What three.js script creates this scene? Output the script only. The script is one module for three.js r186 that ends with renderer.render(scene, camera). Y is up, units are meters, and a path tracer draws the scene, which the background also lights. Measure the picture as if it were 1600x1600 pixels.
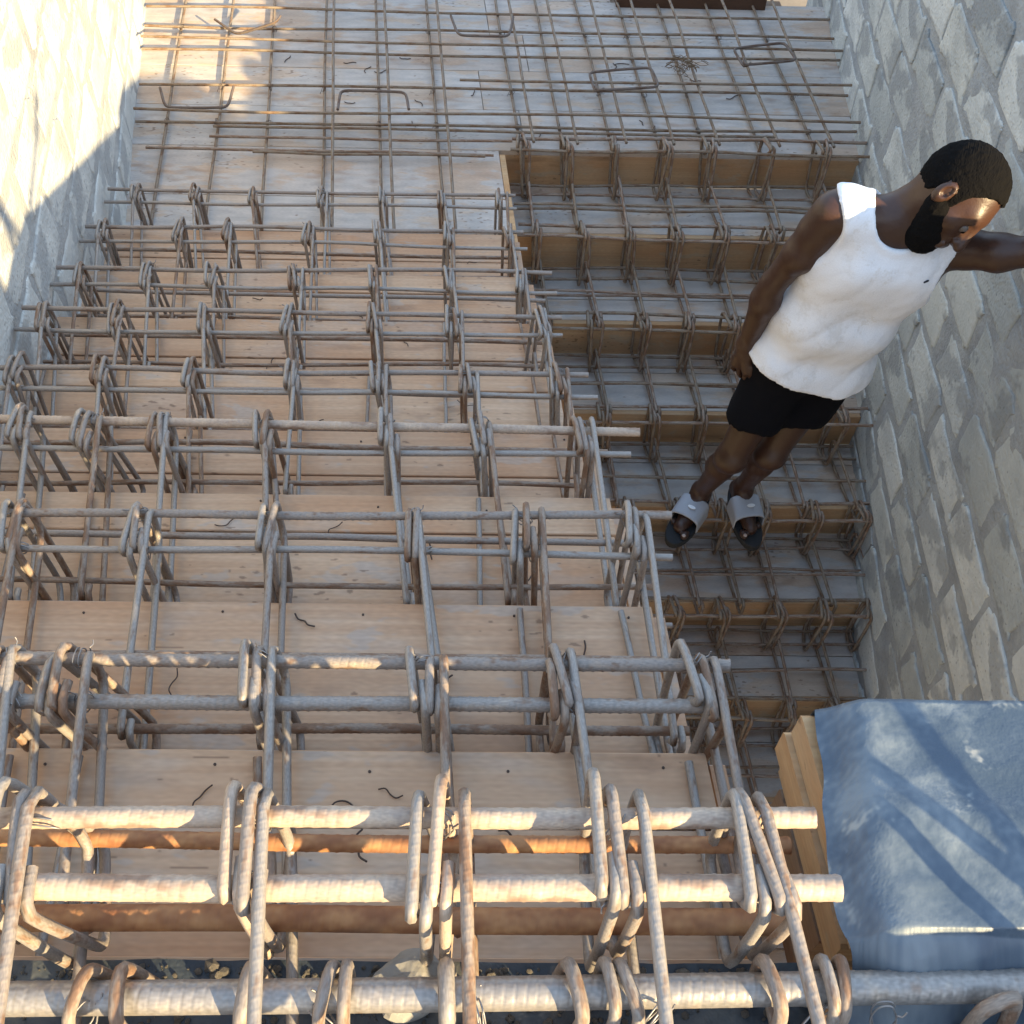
import * as THREE from 'three';
import { ImprovedNoise } from 'three/addons/math/ImprovedNoise.js';
import { mergeGeometries } from 'three/addons/utils/BufferGeometryUtils.js';

// ---------------------------------------------------------------- camera, sky, sun, exposure
const scene = new THREE.Scene();
const V = (x, y, z) => new THREE.Vector3(x, y, z);
const camera = new THREE.PerspectiveCamera(50.65, 1, 0.02, 400);
camera.position.set(-0.114, 2.5023, 3.6056);
camera.up.set(0.06295, 0.59789, -0.7991);
camera.lookAt(V(-0.114 + 0.07323, 2.5023 - 0.8013, 3.6056 - 0.59377));

const toSun = V(0.75, 0.42, 1).normalize();
{ // hazy late-afternoon sky, computed: pale blue overhead, paler near the horizon, a soft warm glow round the sun
  const w = 256, h = 128, d = new Float32Array(w * h * 4), v = new THREE.Vector3();
  for (let j = 0; j < h; j++) for (let i = 0; i < w; i++) {
    const el = ((j + 0.5) / h - 0.5) * Math.PI, az = ((i + 0.5) / w - 0.5) * Math.PI * 2;
    v.set(Math.cos(el) * Math.cos(az), Math.sin(el), Math.cos(el) * Math.sin(az));
    const up = Math.max(0, v.y), t = Math.pow(1 - up, 2.2), g = Math.pow(Math.max(0, v.dot(toSun)), 7), o = (j * w + i) * 4;
    const c = [[0.25, 0.46], [0.37, 0.53], [0.55, 0.6]].map(([z, q]) => z + (q - z) * t);
    d[o] = c[0] + 0.32 * g; d[o + 1] = c[1] + 0.24 * g; d[o + 2] = c[2] + 0.12 * g; d[o + 3] = 1;
    if (v.y < 0) { d[o] = 0.3; d[o + 1] = 0.27; d[o + 2] = 0.23; }
  }
  const sky = new THREE.DataTexture(d, w, h, THREE.RGBAFormat, THREE.FloatType);
  sky.mapping = THREE.EquirectangularReflectionMapping; sky.magFilter = THREE.LinearFilter; sky.needsUpdate = true;
  scene.background = sky; scene.environment = sky;
}

const sun = new THREE.DirectionalLight(new THREE.Color().setRGB(1, 0.78, 0.43), 5);
sun.name = 'sun';
sun.position.copy(toSun).multiplyScalar(12);
sun.castShadow = true;
sun.shadow.mapSize.set(2048, 2048);
Object.assign(sun.shadow.camera, { left: -5, right: 5, top: 5, bottom: -5, near: 0.1, far: 40 });
scene.add(sun, sun.target);

const renderer = new THREE.WebGLRenderer({ antialias: true });
renderer.shadowMap.enabled = true;
renderer.toneMapping = THREE.LinearToneMapping;
renderer.toneMappingExposure = 3.05;

// ---------------------------------------------------------------- helpers
let seed = 12345;
const rnd = () => { seed |= 0; seed = seed + 0x6D2B79F5 | 0; let t = Math.imul(seed ^ seed >>> 15, 1 | seed); t = t + Math.imul(t ^ t >>> 7, 61 | t) ^ t; return ((t ^ t >>> 14) >>> 0) / 4294967296; };
const rr = (a, b) => a + (b - a) * rnd();
const perlin = new ImprovedNoise();
const N = (x, y, z = 0) => perlin.noise(x, y, z);
const fbm = (x, y, z = 0) => N(x, y, z) + 0.5 * N(2.1 * x, 2.1 * y, z + 7.3) + 0.25 * N(4.3 * x, 4.3 * y, z + 3.1);
const clamp = (v, a = 0, b = 1) => Math.min(b, Math.max(a, v));
const sstep = (a, b, v) => { const t = clamp((v - a) / (b - a)); return t * t * (3 - 2 * t); };
const mix = (a, b, t) => a + (b - a) * t;
const mix3 = (a, b, t) => [mix(a[0], b[0], t), mix(a[1], b[1], t), mix(a[2], b[2], t)];

const taken = {};
const numbered = (n) => { const k = taken[n] = (taken[n] ?? -1) + 1; return k ? n + '_' + String(k).padStart(3, '0') : n; };
function shadowy(o) { o.castShadow = o.receiveShadow = true; return o; }
function thing(name, label, category, [x, y, z] = [0, 0, 0], group) {
  const o = new THREE.Group();
  o.name = numbered(name); o.position.set(x, y, z); o.userData = { label, category };
  if (group) o.userData.group = group;
  scene.add(o);
  return o;
}
// geometry given in world coordinates becomes a part of t
function part(name, geo, mat, t, parent = t) {
  geo.translate(-t.position.x, -t.position.y, -t.position.z);
  const m = shadowy(new THREE.Mesh(geo, mat)); m.name = name; parent.add(m);
  return m;
}
// a shared geometry placed at a world position as a part of t
function place(name, geo, mat, t, p, rot = [0, 0, 0]) {
  const m = shadowy(new THREE.Mesh(geo, mat)); m.name = name;
  m.position.copy(p).sub(t.position); m.rotation.set(...rot); t.add(m);
  return m;
}
function solo(name, geo, mat, label, category, group) {
  geo.computeBoundingBox();
  const b = geo.boundingBox, c = V((b.min.x + b.max.x) / 2, b.min.y, (b.min.z + b.max.z) / 2);
  geo.translate(-c.x, -c.y, -c.z);
  const m = shadowy(new THREE.Mesh(geo, mat)); m.name = numbered(name); m.position.copy(c);
  m.userData = { label, category };
  if (group) m.userData.group = group;
  scene.add(m);
  return m;
}
function struct(name, geo, mat) { const m = shadowy(new THREE.Mesh(geo, mat)); m.name = name; m.userData = { kind: 'structure' }; scene.add(m); return m; }

// tiling noise textures; fn(u, v, n) -> [r,g,b] 0..255 sRGB, n() is noise that tiles
function texture(w, h, fn, color = true) {
  const d = new Uint8Array(w * h * 4);
  for (let j = 0; j < h; j++) for (let i = 0; i < w; i++) {
    const u = i / w, v = j / h;
    const n = (fu, fv, s = 0) => {
      const x = u * fu, y = v * fv;
      const a = N(x, y, s), b = N(x - fu, y, s), c = N(x, y - fv, s), e = N(x - fu, y - fv, s);
      const wu = sstep(0.75, 1, u), wv = sstep(0.75, 1, v);
      return mix(mix(a, b, wu), mix(c, e, wu), wv);
    };
    const c = fn(u, v, n), o = (j * w + i) * 4;
    d[o] = clamp(c[0], 0, 255); d[o + 1] = clamp(c[1], 0, 255); d[o + 2] = clamp(c[2], 0, 255); d[o + 3] = 255;
  }
  const t = new THREE.DataTexture(d, w, h);
  t.wrapS = t.wrapT = THREE.RepeatWrapping; t.magFilter = THREE.LinearFilter; t.minFilter = THREE.LinearMipmapLinearFilter; t.generateMipmaps = true;
  if (color) t.colorSpace = THREE.SRGBColorSpace;
  t.needsUpdate = true;
  return t;
}
const tinted = (base, k) => { const m = base.clone(); m.color = new THREE.Color().setRGB(...k); return m; };

// ---------------------------------------------------------------- materials
const WOOD_U = 1.6, WOOD_V = 0.5;             // metres covered by one repeat
function woodTex(dust, s) {
  return texture(512, 256, (u, v, n) => {
    const warp = n(3, 4, s) * 0.06;
    const g = n(5, 60, s + 1) * 0.5 + n(9, 120, s + 2) * 0.4 + Math.sin((v + warp + n(2, 5, s + 3) * 0.1) * 60) * 0.16;
    const blotch = n(4, 3, s + 4) + 0.5 * n(9, 6, s + 5);
    let c = mix3([214, 188, 160], [166, 128, 96], clamp(0.34 + g * 0.36 + blotch * 0.25));
    c = mix3(c, [196, 150, 112], clamp(blotch * 0.8));
    const stain = sstep(0.32, 0.62, n(7, 9, s + 6) + 0.35 * n(22, 26, s + 7));
    c = mix3(c, [140, 112, 90], stain * 0.35);
    const d = sstep(0.1 - dust * 0.5, 0.65 - dust * 0.45, n(5, 4, s + 8) + 0.5 * n(13, 11, s + 9) + 0.3 * n(40, 34, s + 10));
    c = mix3(c, mix3([196, 190, 184], [178, 174, 170], clamp(0.5 + n(20, 20, s + 14))), clamp(d * (0.25 + dust * 0.65) + (dust > 0.5 ? 0.5 : 0)));
    const splash = sstep(0.38, 0.5, n(11, 7, s + 15) + 0.5 * n(31, 22, s + 16) + 0.25 * n(90, 60, s + 17));
    c = mix3(c, [182, 174, 166], splash * 0.55);
    const foot = sstep(0.3, 0.75, n(3, 3, s + 18) + 0.4 * n(24, 18, s + 19));
    c = mix3(c, [150, 124, 104], foot * 0.5);
    const speck = n(70, 50, s + 11) * (0.6 + n(5, 4, s + 20)) > 0.42 ? 0.45 : 0;
    c = mix3(c, [96, 76, 62], speck);
    const k = 1 + n(120, 120, s + 12) * 0.06;
    return [c[0] * k, c[1] * k, c[2] * k];
  });
}
const woodBump = texture(512, 256, (u, v, n) => { const g = 128 + 70 * n(5, 60, 1) + 50 * n(9, 120, 2) + 30 * n(90, 90, 3); return [g, g, g]; }, false);
const woodMat = new THREE.MeshStandardMaterial({ map: woodTex(0.1, 0), bumpMap: woodBump, bumpScale: 0.0012, roughness: 0.82 });
const dustMat = new THREE.MeshStandardMaterial({ map: woodTex(0.95, 40), bumpMap: woodBump, bumpScale: 0.001, roughness: 0.9 });
const treadMats = [[0.92, 0.86, 0.83], [0.87, 0.8, 0.77], [0.93, 0.88, 0.86], [0.88, 0.81, 0.78]].map((k) => tinted(woodMat, k));
const deckMats = [[0.88, 0.84, 0.81], [0.82, 0.79, 0.77], [0.88, 0.82, 0.78]].map((k) => tinted(dustMat, k));
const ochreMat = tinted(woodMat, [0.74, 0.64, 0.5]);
const brownMat = tinted(woodMat, [0.42, 0.38, 0.35]);
const paleMat = tinted(woodMat, [0.86, 0.76, 0.58]);
const darkTimber = tinted(woodMat, [0.12, 0.08, 0.06]);

function steelTex(rust, s) {
  return texture(256, 64, (u, v, n) => {
    const r = sstep(0.35 - rust, 0.85 - rust, n(10, 3, s) + 0.5 * n(34, 6, s + 1) + 0.3 * n(80, 12, s + 2));
    let c = mix3([150, 143, 137], [130, 108, 92], r);
    const dust = sstep(0.2, 0.7, n(16, 4, s + 3) + 0.4 * n(60, 9, s + 4));
    c = mix3(c, [176, 160, 144], dust * 0.65);
    const k = 1 + 0.16 * n(110, 30, s + 5);
    return [c[0] * k, c[1] * k, c[2] * k];
  });
}
const steelBump = texture(512, 64, (u, v, n) => { // rolled ribs, two herringbone sides, over scale and pitting
  const side = v < 0.5 ? 1 : -1, e = Math.abs(v < 0.5 ? v - 0.25 : v - 0.75) * 4;
  const rib = sstep(0.35, 0.9, Math.sin((u * 52 + side * v * 1.1) * Math.PI * 2)) * sstep(1, 0.7, e);
  const g = 70 + 130 * rib + 40 * n(60, 16, 1) + 24 * n(120, 30, 2); return [g, g, g];
}, false);
const bar = (rust, s, k, metal = 0.35, rough = 0.55) => new THREE.MeshStandardMaterial({ map: steelTex(rust, s), bumpMap: steelBump, bumpScale: 0.0004, metalness: metal, roughness: rough, color: new THREE.Color().setRGB(...k) });
const steelMat = bar(0.1, 0, [0.92, 0.9, 0.88], 0.2, 0.52);
const steelMat2 = bar(0.25, 11, [0.84, 0.78, 0.74], 0.15, 0.6);
const paleTex = texture(256, 64, (u, v, n) => {
  let c = mix3([172, 156, 144], [196, 178, 160], clamp(0.5 + n(12, 4, 81) + 0.5 * n(50, 9, 82)));
  c = mix3(c, [136, 112, 96], sstep(0.15, 0.6, n(9, 3, 83) + 0.5 * n(40, 8, 84)) * 0.7);
  return c.map((q) => q * (1 + 0.14 * n(110, 30, 85)));
});
const paleBar = bar(0, 71, [0.84, 0.79, 0.74], 0.1, 0.6); paleBar.map = paleTex;
const rustMat = bar(0.55, 23, [0.86, 0.74, 0.64], 0.12, 0.7);
const orangeRust = bar(0.6, 91, [1, 0.86, 0.72], 0.1, 0.7); orangeRust.map = texture(256, 64, (u, v, n) => { const c = mix3([132, 92, 64], [168, 132, 96], clamp(0.5 + n(14, 4, 92) + 0.5 * n(60, 10, 93))); return mix3(c, [112, 86, 72], sstep(0.1, 0.6, n(8, 3, 94)) * 0.7); });
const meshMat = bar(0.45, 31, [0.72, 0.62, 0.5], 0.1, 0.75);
const darkBar = bar(0.4, 43, [0.46, 0.39, 0.36], 0.1, 0.75);
const wireMat = new THREE.MeshStandardMaterial({ color: new THREE.Color().setRGB(0.26, 0.24, 0.23), metalness: 0.5, roughness: 0.45 });
const rustWire = new THREE.MeshStandardMaterial({ color: new THREE.Color().setRGB(0.07, 0.045, 0.035), metalness: 0.3, roughness: 0.7 });

const mortarTex = texture(512, 512, (u, v, n) => {
  const a = n(6, 6, 1) + 0.6 * n(15, 15, 2) + 0.4 * n(50, 50, 3) + 0.3 * n(130, 130, 4);
  return mix3([150, 150, 149], [190, 189, 185], clamp(0.5 + a * 0.5));
});
const blockTex = texture(512, 512, (u, v, n) => {
  const a = n(8, 8, 21) + 0.5 * n(30, 30, 22) + 0.4 * n(120, 120, 23);
  let c = mix3([184, 184, 180], [224, 222, 214], clamp(0.5 + a * 0.5));
  const smear = sstep(0.05, 0.35, n(5, 9, 24) + 0.5 * n(14, 22, 25) + 0.25 * n(60, 60, 26));
  c = mix3(c, [168, 168, 166], smear * 0.9);
  const pit = n(90, 90, 27) > 0.5 ? 0.35 : 0;
  return mix3(c, [104, 104, 102], pit);
});
const gritBump = texture(512, 512, (u, v, n) => { const g = 128 + 60 * n(20, 20, 5) + 60 * n(70, 70, 6) + 60 * n(160, 160, 7); return [g, g, g]; }, false);
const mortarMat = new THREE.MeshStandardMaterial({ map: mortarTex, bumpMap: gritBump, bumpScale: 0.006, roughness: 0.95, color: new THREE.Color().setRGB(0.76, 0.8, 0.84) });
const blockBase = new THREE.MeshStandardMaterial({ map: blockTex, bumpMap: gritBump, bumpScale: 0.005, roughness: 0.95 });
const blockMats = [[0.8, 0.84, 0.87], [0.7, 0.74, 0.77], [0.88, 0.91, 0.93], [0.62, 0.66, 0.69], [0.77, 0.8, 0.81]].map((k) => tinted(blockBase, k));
const concreteMat = tinted(mortarMat, [0.55, 0.55, 0.54]);

const tarpTex = texture(512, 512, (u, v, n) => {
  const a = n(3, 3, 51) + 0.6 * n(7, 8, 52) + 0.35 * n(19, 20, 53) + 0.3 * n(60, 60, 58);
  let c = mix3([62, 76, 92], [78, 91, 106], clamp(0.5 + 0.6 * n(12, 12, 54)));
  c = mix3(c, [146, 151, 152], sstep(-0.5, 0.7, a) * 0.75);
  return mix3(c, [186, 180, 168], sstep(0.4, 0.8, n(9, 8, 55) + 0.5 * n(26, 24, 56) + 0.3 * n(80, 80, 59)) * 0.7);
});
const tarpMat = new THREE.MeshPhysicalMaterial({ map: tarpTex, roughness: 0.4, clearcoat: 0.25, clearcoatRoughness: 0.3, bumpMap: gritBump, bumpScale: 0.0008, color: new THREE.Color().setRGB(0.72, 0.74, 0.76) });
const sheetMat = new THREE.MeshPhysicalMaterial({ map: tarpTex, roughness: 0.5, clearcoat: 0.2, clearcoatRoughness: 0.5, bumpMap: gritBump, bumpScale: 0.0012, color: new THREE.Color().setRGB(0.42, 0.38, 0.34) });

// ---------------------------------------------------------------- layout of the stair (metres)
const SK = 0.0936;                 // the steps run slightly askew to the walls
const R = 0.1557, T = 0.3105;      // riser, tread
const XE = 0.206;                  // inner edge of the left flight
const S = (x, y, z) => V(x, y, z + SK * x);
const leftWallX = (z) => -1.205 + 0.056 * (z + 0.8);
const rightWallX = (z) => 1.64 - 0.145 * z;

// plank: chamfered prism along x in the skewed frame; uv in metres
function plank(x0, x1, y0, y1, z0, z1, ch = 0.002, jit = 0) {
  const sec = [[y1, z0 + ch], [y1, z1 - ch], [y1 - ch, z1], [y0, z1], [y0, z0], [y1 - ch, z0]];
  const xs = [x0, x1], pos = [], uv = [], idx = [];
  const ou = rnd() * 7, ov = rnd() * 7, j = [rr(-jit, jit), rr(-jit, jit)];
  const P = (i, k) => { const s = sec[k % 6]; return S(xs[i], s[0] + j[i], s[1]); };
  let acc = 0;
  for (let k = 0; k < 6; k++) {
    const a = sec[k], b = sec[(k + 1) % 6], len = Math.hypot(a[0] - b[0], a[1] - b[1]), o = pos.length / 3;
    for (const [i, kk, l] of [[0, k, 0], [1, k, 0], [1, k + 1, len], [0, k + 1, len]]) {
      const p = P(i, kk); pos.push(p.x, p.y, p.z); uv.push((xs[i] + ou) / WOOD_U, (acc + l + ov) / WOOD_V);
    }
    acc += len; idx.push(o, o + 2, o + 1, o, o + 3, o + 2);
  }
  for (const i of [0, 1]) {
    const o = pos.length / 3;
    for (let k = 0; k < 6; k++) { const p = P(i, k); pos.push(p.x, p.y, p.z); uv.push((sec[k][1] + ou) / WOOD_U, (sec[k][0] + ov) / WOOD_V); }
    for (let k = 1; k < 5; k++) i ? idx.push(o, o + k, o + k + 1) : idx.push(o, o + k + 1, o + k);
  }
  const g = new THREE.BufferGeometry();
  g.setAttribute('position', new THREE.Float32BufferAttribute(pos, 3));
  g.setAttribute('uv', new THREE.Float32BufferAttribute(uv, 2));
  g.setIndex(idx);
  const f = g.toNonIndexed(); f.computeVertexNormals();
  // make sure faces look outwards
  f.computeBoundingBox();
  return f;
}

// round bars
function tube(pts, r, segs, radial = 7, closed = false) {
  const c = new THREE.CatmullRomCurve3(pts, closed, 'centripetal');
  const g = new THREE.TubeGeometry(c, segs, r, radial, closed);
  const L = c.getLength(), uv = g.attributes.uv, o = rnd() * 5;
  for (let i = 0; i < uv.count; i++) uv.setX(i, uv.getX(i) * L / 0.5 + o);
  if (!closed) return capped(g, pts, r, c, radial);
  return g;
}
function capped(g, pts, r, c, radial) {
  const caps = [0, 1].map((u) => {
    const p = c.getPointAt(u), t = c.getTangentAt(u).multiplyScalar(u ? 1 : -1);
    const d = new THREE.CircleGeometry(r, radial);
    d.applyQuaternion(new THREE.Quaternion().setFromUnitVectors(V(0, 0, 1), t)); d.translate(p.x, p.y, p.z);
    return d;
  });
  return mergeGeometries([g, ...caps]);
}
// a long bar with a slight wander
function rod(a, b, r, wob = 0.004, radial = 8) {
  const n = 7, pts = [], o = rnd() * 50;
  for (let i = 0; i <= n; i++) {
    const t = i / n, p = a.clone().lerp(b, t);
    p.y += wob * N(t * 3 + o, 1.3, 2); p.z += wob * N(t * 3 + o, 7.7, 4); p.x += wob * N(t * 3 + o, 3.7, 9) * 0.5;
    pts.push(p);
  }
  return tube(pts, r, 18, radial);
}
// deformed bar with real ribs
function ribbed(a, b, r, wob = 0.003, pitch = 0.013) {
  const d = b.clone().sub(a), L = d.length(), t = d.clone().normalize();
  const u = Math.abs(t.y) > 0.9 ? V(1, 0, 0) : V(0, 1, 0), n1 = u.clone().cross(t).normalize(), n2 = t.clone().cross(n1);
  const n = Math.round(L / pitch * 4), rad = 14, pos = [], uv = [], idx = [], o = rnd() * 60;
  for (let i = 0; i <= n; i++) {
    const s = i / n, c = a.clone().addScaledVector(d, s);
    c.addScaledVector(n1, wob * N(s * 3 + o, 2.1, 1)).addScaledVector(n2, wob * N(s * 3 + o, 5.1, 6));
    for (let k = 0; k <= rad; k++) {
      const th = k / rad * Math.PI * 2, half = Math.sin(th) >= 0 ? 1 : -1;
      const ph = s * L / pitch + half * Math.cos(th) * 0.45;
      const edge = Math.abs(Math.sin(th));
      const rib = sstep(0.45, 0.9, Math.sin(ph * Math.PI * 2)) * sstep(0.12, 0.4, edge);
      const longRib = sstep(0.25, 0.05, edge);
      const q = r * (0.95 + 0.085 * rib + 0.07 * longRib);
      pos.push(c.x + (n1.x * Math.cos(th) + n2.x * Math.sin(th)) * q, c.y + (n1.y * Math.cos(th) + n2.y * Math.sin(th)) * q, c.z + (n1.z * Math.cos(th) + n2.z * Math.sin(th)) * q);
      uv.push(s * L / 0.5 + o, k / rad);
    }
  }
  for (let i = 0; i < n; i++) for (let k = 0; k < rad; k++) { const e = i * (rad + 1) + k, f = e + rad + 1; idx.push(e, f, e + 1, f, f + 1, e + 1); }
  const g = new THREE.BufferGeometry();
  g.setAttribute('position', new THREE.Float32BufferAttribute(pos, 3)); g.setAttribute('uv', new THREE.Float32BufferAttribute(uv, 2)); g.setIndex(idx); g.computeVertexNormals();
  const caps = [[a, -1], [b, 1]].map(([p, sg]) => { const cg = new THREE.CircleGeometry(r * 0.95, rad); cg.applyQuaternion(new THREE.Quaternion().setFromUnitVectors(V(0, 0, 1), t.clone().multiplyScalar(sg))); cg.translate(p.x, p.y, p.z); return cg; });
  return mergeGeometries([g, ...caps]);
}
// bent link: rectangle in the y-z plane, half height hh, half width hw, lean shifts the top in z; ends hooked inwards
function roundPath(pts, rad) {
  const out = [pts[0].clone()];
  for (let i = 1; i < pts.length - 1; i++) {
    const p = pts[i], a = pts[i - 1].clone().sub(p), b = pts[i + 1].clone().sub(p), q = Math.min(rad, a.length() * 0.45, b.length() * 0.45);
    a.setLength(q); b.setLength(q);
    const A = p.clone().add(a), B = p.clone().add(b);
    for (const t of [0, 0.33, 0.67, 1]) { const m = A.clone().multiplyScalar((1 - t) * (1 - t)).addScaledVector(p, 2 * t * (1 - t)).addScaledVector(B, t * t); out.push(m); }
  }
  out.push(pts[pts.length - 1].clone());
  return out;
}
function linkGeo(hh, hw, r, lean = 0, hook = 0.05, bow = 0) {
  const top = lean / 2, dx = r * 2.1;
  const P = [V(-dx / 2, hh - hook * 0.8, hw + top - hook * 0.55), V(-dx / 2, hh, hw + top), V(-dx * 0.3 + bow, hh, -hw + top), V(-bow, -hh, -hw - top), V(dx * 0.2 + bow, -hh, hw - top), V(dx / 2, hh, hw + top), V(dx / 2, hh - hook * 0.2, hw + top - hook * 0.9)];
  return tube(roundPath(P, Math.min(0.022, hw * 0.8)), r, 56, 7);
}
// tie wire: a couple of turns round a crossing with twisted ends
function tieGeo(a, b) {
  const pts = [];
  for (let i = 0; i <= 22; i++) { const t = i / 22 * Math.PI * 4 + 0.6; pts.push(V(Math.cos(t) * a * (1 + 0.12 * Math.sin(i * 2.1)), Math.sin(t) * b * (1 + 0.1 * Math.cos(i * 1.7)), (i / 22 - 0.5) * a * 0.9)); }
  pts.push(V(a * 1.3, b * 0.7, a * 0.6), V(a * 1.6, b * 1.0, a * 0.5));
  return tube(pts, 0.0009, 60, 5);
}

// ---------------------------------------------------------------- ground and floors
{
  const g = new THREE.PlaneGeometry(240, 240, 40, 40); g.rotateX(-Math.PI / 2); g.translate(0, -1.62, 0);
  const uv = g.attributes.uv; for (let i = 0; i < uv.count; i++) uv.setXY(i, uv.getX(i) * 160, uv.getY(i) * 160);
  struct('ground', g, new THREE.MeshStandardMaterial({ map: mortarTex, roughness: 1, color: new THREE.Color().setRGB(0.55, 0.44, 0.33) }));
  const f = new THREE.BoxGeometry(1.95, 0.2, 3.2); f.translate(-0.625, 1.24, 5.28);
  struct('upper_floor', f, concreteMat);
  const e = new THREE.BoxGeometry(2.4, 0.46, 3.2); e.translate(1.56, 1.37, 5.17);
  struct('upper_floor_slab', e, concreteMat);
}

// ---------------------------------------------------------------- block walls
function blockGeo(w, h, d, s) {
  const sh = new THREE.Shape(), n = 40, pts = [];
  for (let i = 0; i < n; i++) {
    const t = i / n * Math.PI * 2, c = Math.cos(t), q = Math.sin(t), e = 0.14;
    let x = Math.sign(c) * Math.pow(Math.abs(c), e) * w / 2, y = Math.sign(q) * Math.pow(Math.abs(q), e) * h / 2;
    const k = N(c * 2.2 + s * 3.1, q * 2.2, s * 1.7) * 0.022 + N(c * 7 + s, q * 7, s * 5.1) * 0.009;
    x += k * c; y += k * q; pts.push(new THREE.Vector2(x, y));
  }
  sh.setFromPoints(pts);
  const g = new THREE.ExtrudeGeometry(sh, { depth: d, bevelEnabled: true, bevelThickness: 0.004, bevelSize: 0.012, bevelSegments: 2, curveSegments: 1 });
  const p = g.attributes.position, uv = g.attributes.uv;
  for (let i = 0; i < uv.count; i++) uv.setXY(i, (p.getX(i) + s * 0.37) / 1.1, (p.getY(i) + s * 0.23) / 1.1);
  return g;
}
const BW = 0.34, BH = 0.175;
const blocks = [...Array(12)].map((_, i) => blockGeo(BW - 0.06 + 0.012 * Math.sin(i * 2.3), BH - 0.054 + 0.008 * Math.cos(i * 3.1), 0.03, i + 1));
function blockWall(name, label, ax, za, zb, y0, y1, side, thick, keep, low, mortar = mortarMat, faces = blockMats) {
  // low = [z0, z1, y]: a gap in the top course
  // wall face runs from (ax(za), za) to (ax(zb), zb); side = +1 faces +x
  const A = V(ax(za), 0, za), B = V(ax(zb), 0, zb), L = A.distanceTo(B), dir = B.clone().sub(A).normalize();
  const t = thing(name, label, 'wall', [A.x, y0, A.z]);
  const nrm = V(dir.z, 0, -dir.x).multiplyScalar(side);
  if (Math.sign(nrm.x) !== side) nrm.negate();
  // mortar body: a slab with a lightly uneven face
  const nu = 180, nv = 130, face = new THREE.PlaneGeometry(L, y1 - y0, nu, nv), p = face.attributes.position, uv = face.attributes.uv;
  for (let i = 0; i < p.count; i++) {
    const x = p.getX(i) + L / 2, y = p.getY(i) + (y1 - y0) / 2;
    const q = A.clone().addScaledVector(dir, x); q.y = y0 + y;
    if (low && q.z > low[0] && q.z < low[1]) q.y = Math.min(q.y, low[2]);
    q.addScaledVector(nrm, -0.002 + 0.005 * fbm(x * 6, y * 6, side * 3));
    p.setXYZ(i, q.x, q.y, q.z); uv.setXY(i, x / 0.9, y / 0.9);
  }
  face.computeVertexNormals();
  part('mortar_face', face, mortar, t);
  const at = (z) => (z - za) / (zb - za), cores = low ? [[0, at(low[0]), y1], [at(low[0]), at(low[1]), low[2]], [at(low[1]), 1, y1]] : [[0, 1, y1]];
  for (const [u0, u1, h] of cores) {
    const core = new THREE.BoxGeometry(thick, h - y0, L * (u1 - u0));
    core.rotateY(Math.atan2(dir.x, dir.z));
    const c = A.clone().addScaledVector(dir, L * (u0 + u1) / 2).addScaledVector(nrm, -thick / 2 - 0.012);
    core.translate(c.x, (y0 + h) / 2, c.z);
    part('wall_core', core, mortar, t);
  }
  const yaw = Math.atan2(nrm.x, nrm.z);
  for (let j = 0; y0 + (j + 1) * BH <= y1 + 0.01; j++) for (let i = -1; i * BW < L; i++) {
    const s = (i + 0.5 + (j % 2 ? 0.5 : 0)) * BW + rr(-0.012, 0.012), y = y0 + (j + 0.5) * BH + rr(-0.006, 0.006);
    if (s < BW * 0.45 || s > L - BW * 0.45) continue;
    const q = A.clone().addScaledVector(dir, s); q.y = y;
    if (keep && !keep(q)) continue;
    q.addScaledVector(nrm, -0.0318 + rr(-0.003, 0.003));
    place('block', blocks[Math.floor(rnd() * 12)], faces[Math.floor(rnd() * 5)], t, q, [rr(-0.015, 0.015), yaw + rr(-0.014, 0.014), rr(-0.02, 0.02)]);
  }
  return t;
}
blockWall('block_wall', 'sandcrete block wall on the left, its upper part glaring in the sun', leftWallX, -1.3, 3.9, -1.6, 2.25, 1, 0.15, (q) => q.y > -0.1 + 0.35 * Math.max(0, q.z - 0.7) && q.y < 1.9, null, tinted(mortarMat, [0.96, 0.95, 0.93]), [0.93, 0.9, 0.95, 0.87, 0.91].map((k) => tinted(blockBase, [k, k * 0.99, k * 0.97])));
blockWall('block_wall', 'grey sandcrete block wall on the right that the man leans against', rightWallX, -1.3, 3.06, -1.6, 1.15, -1, 0.15, (q) => q.y > -1.45 && (q.y < 0.9 || q.z < 1.6 || q.z > 2.33), [1.78, 2.15, 1.01]);

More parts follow.
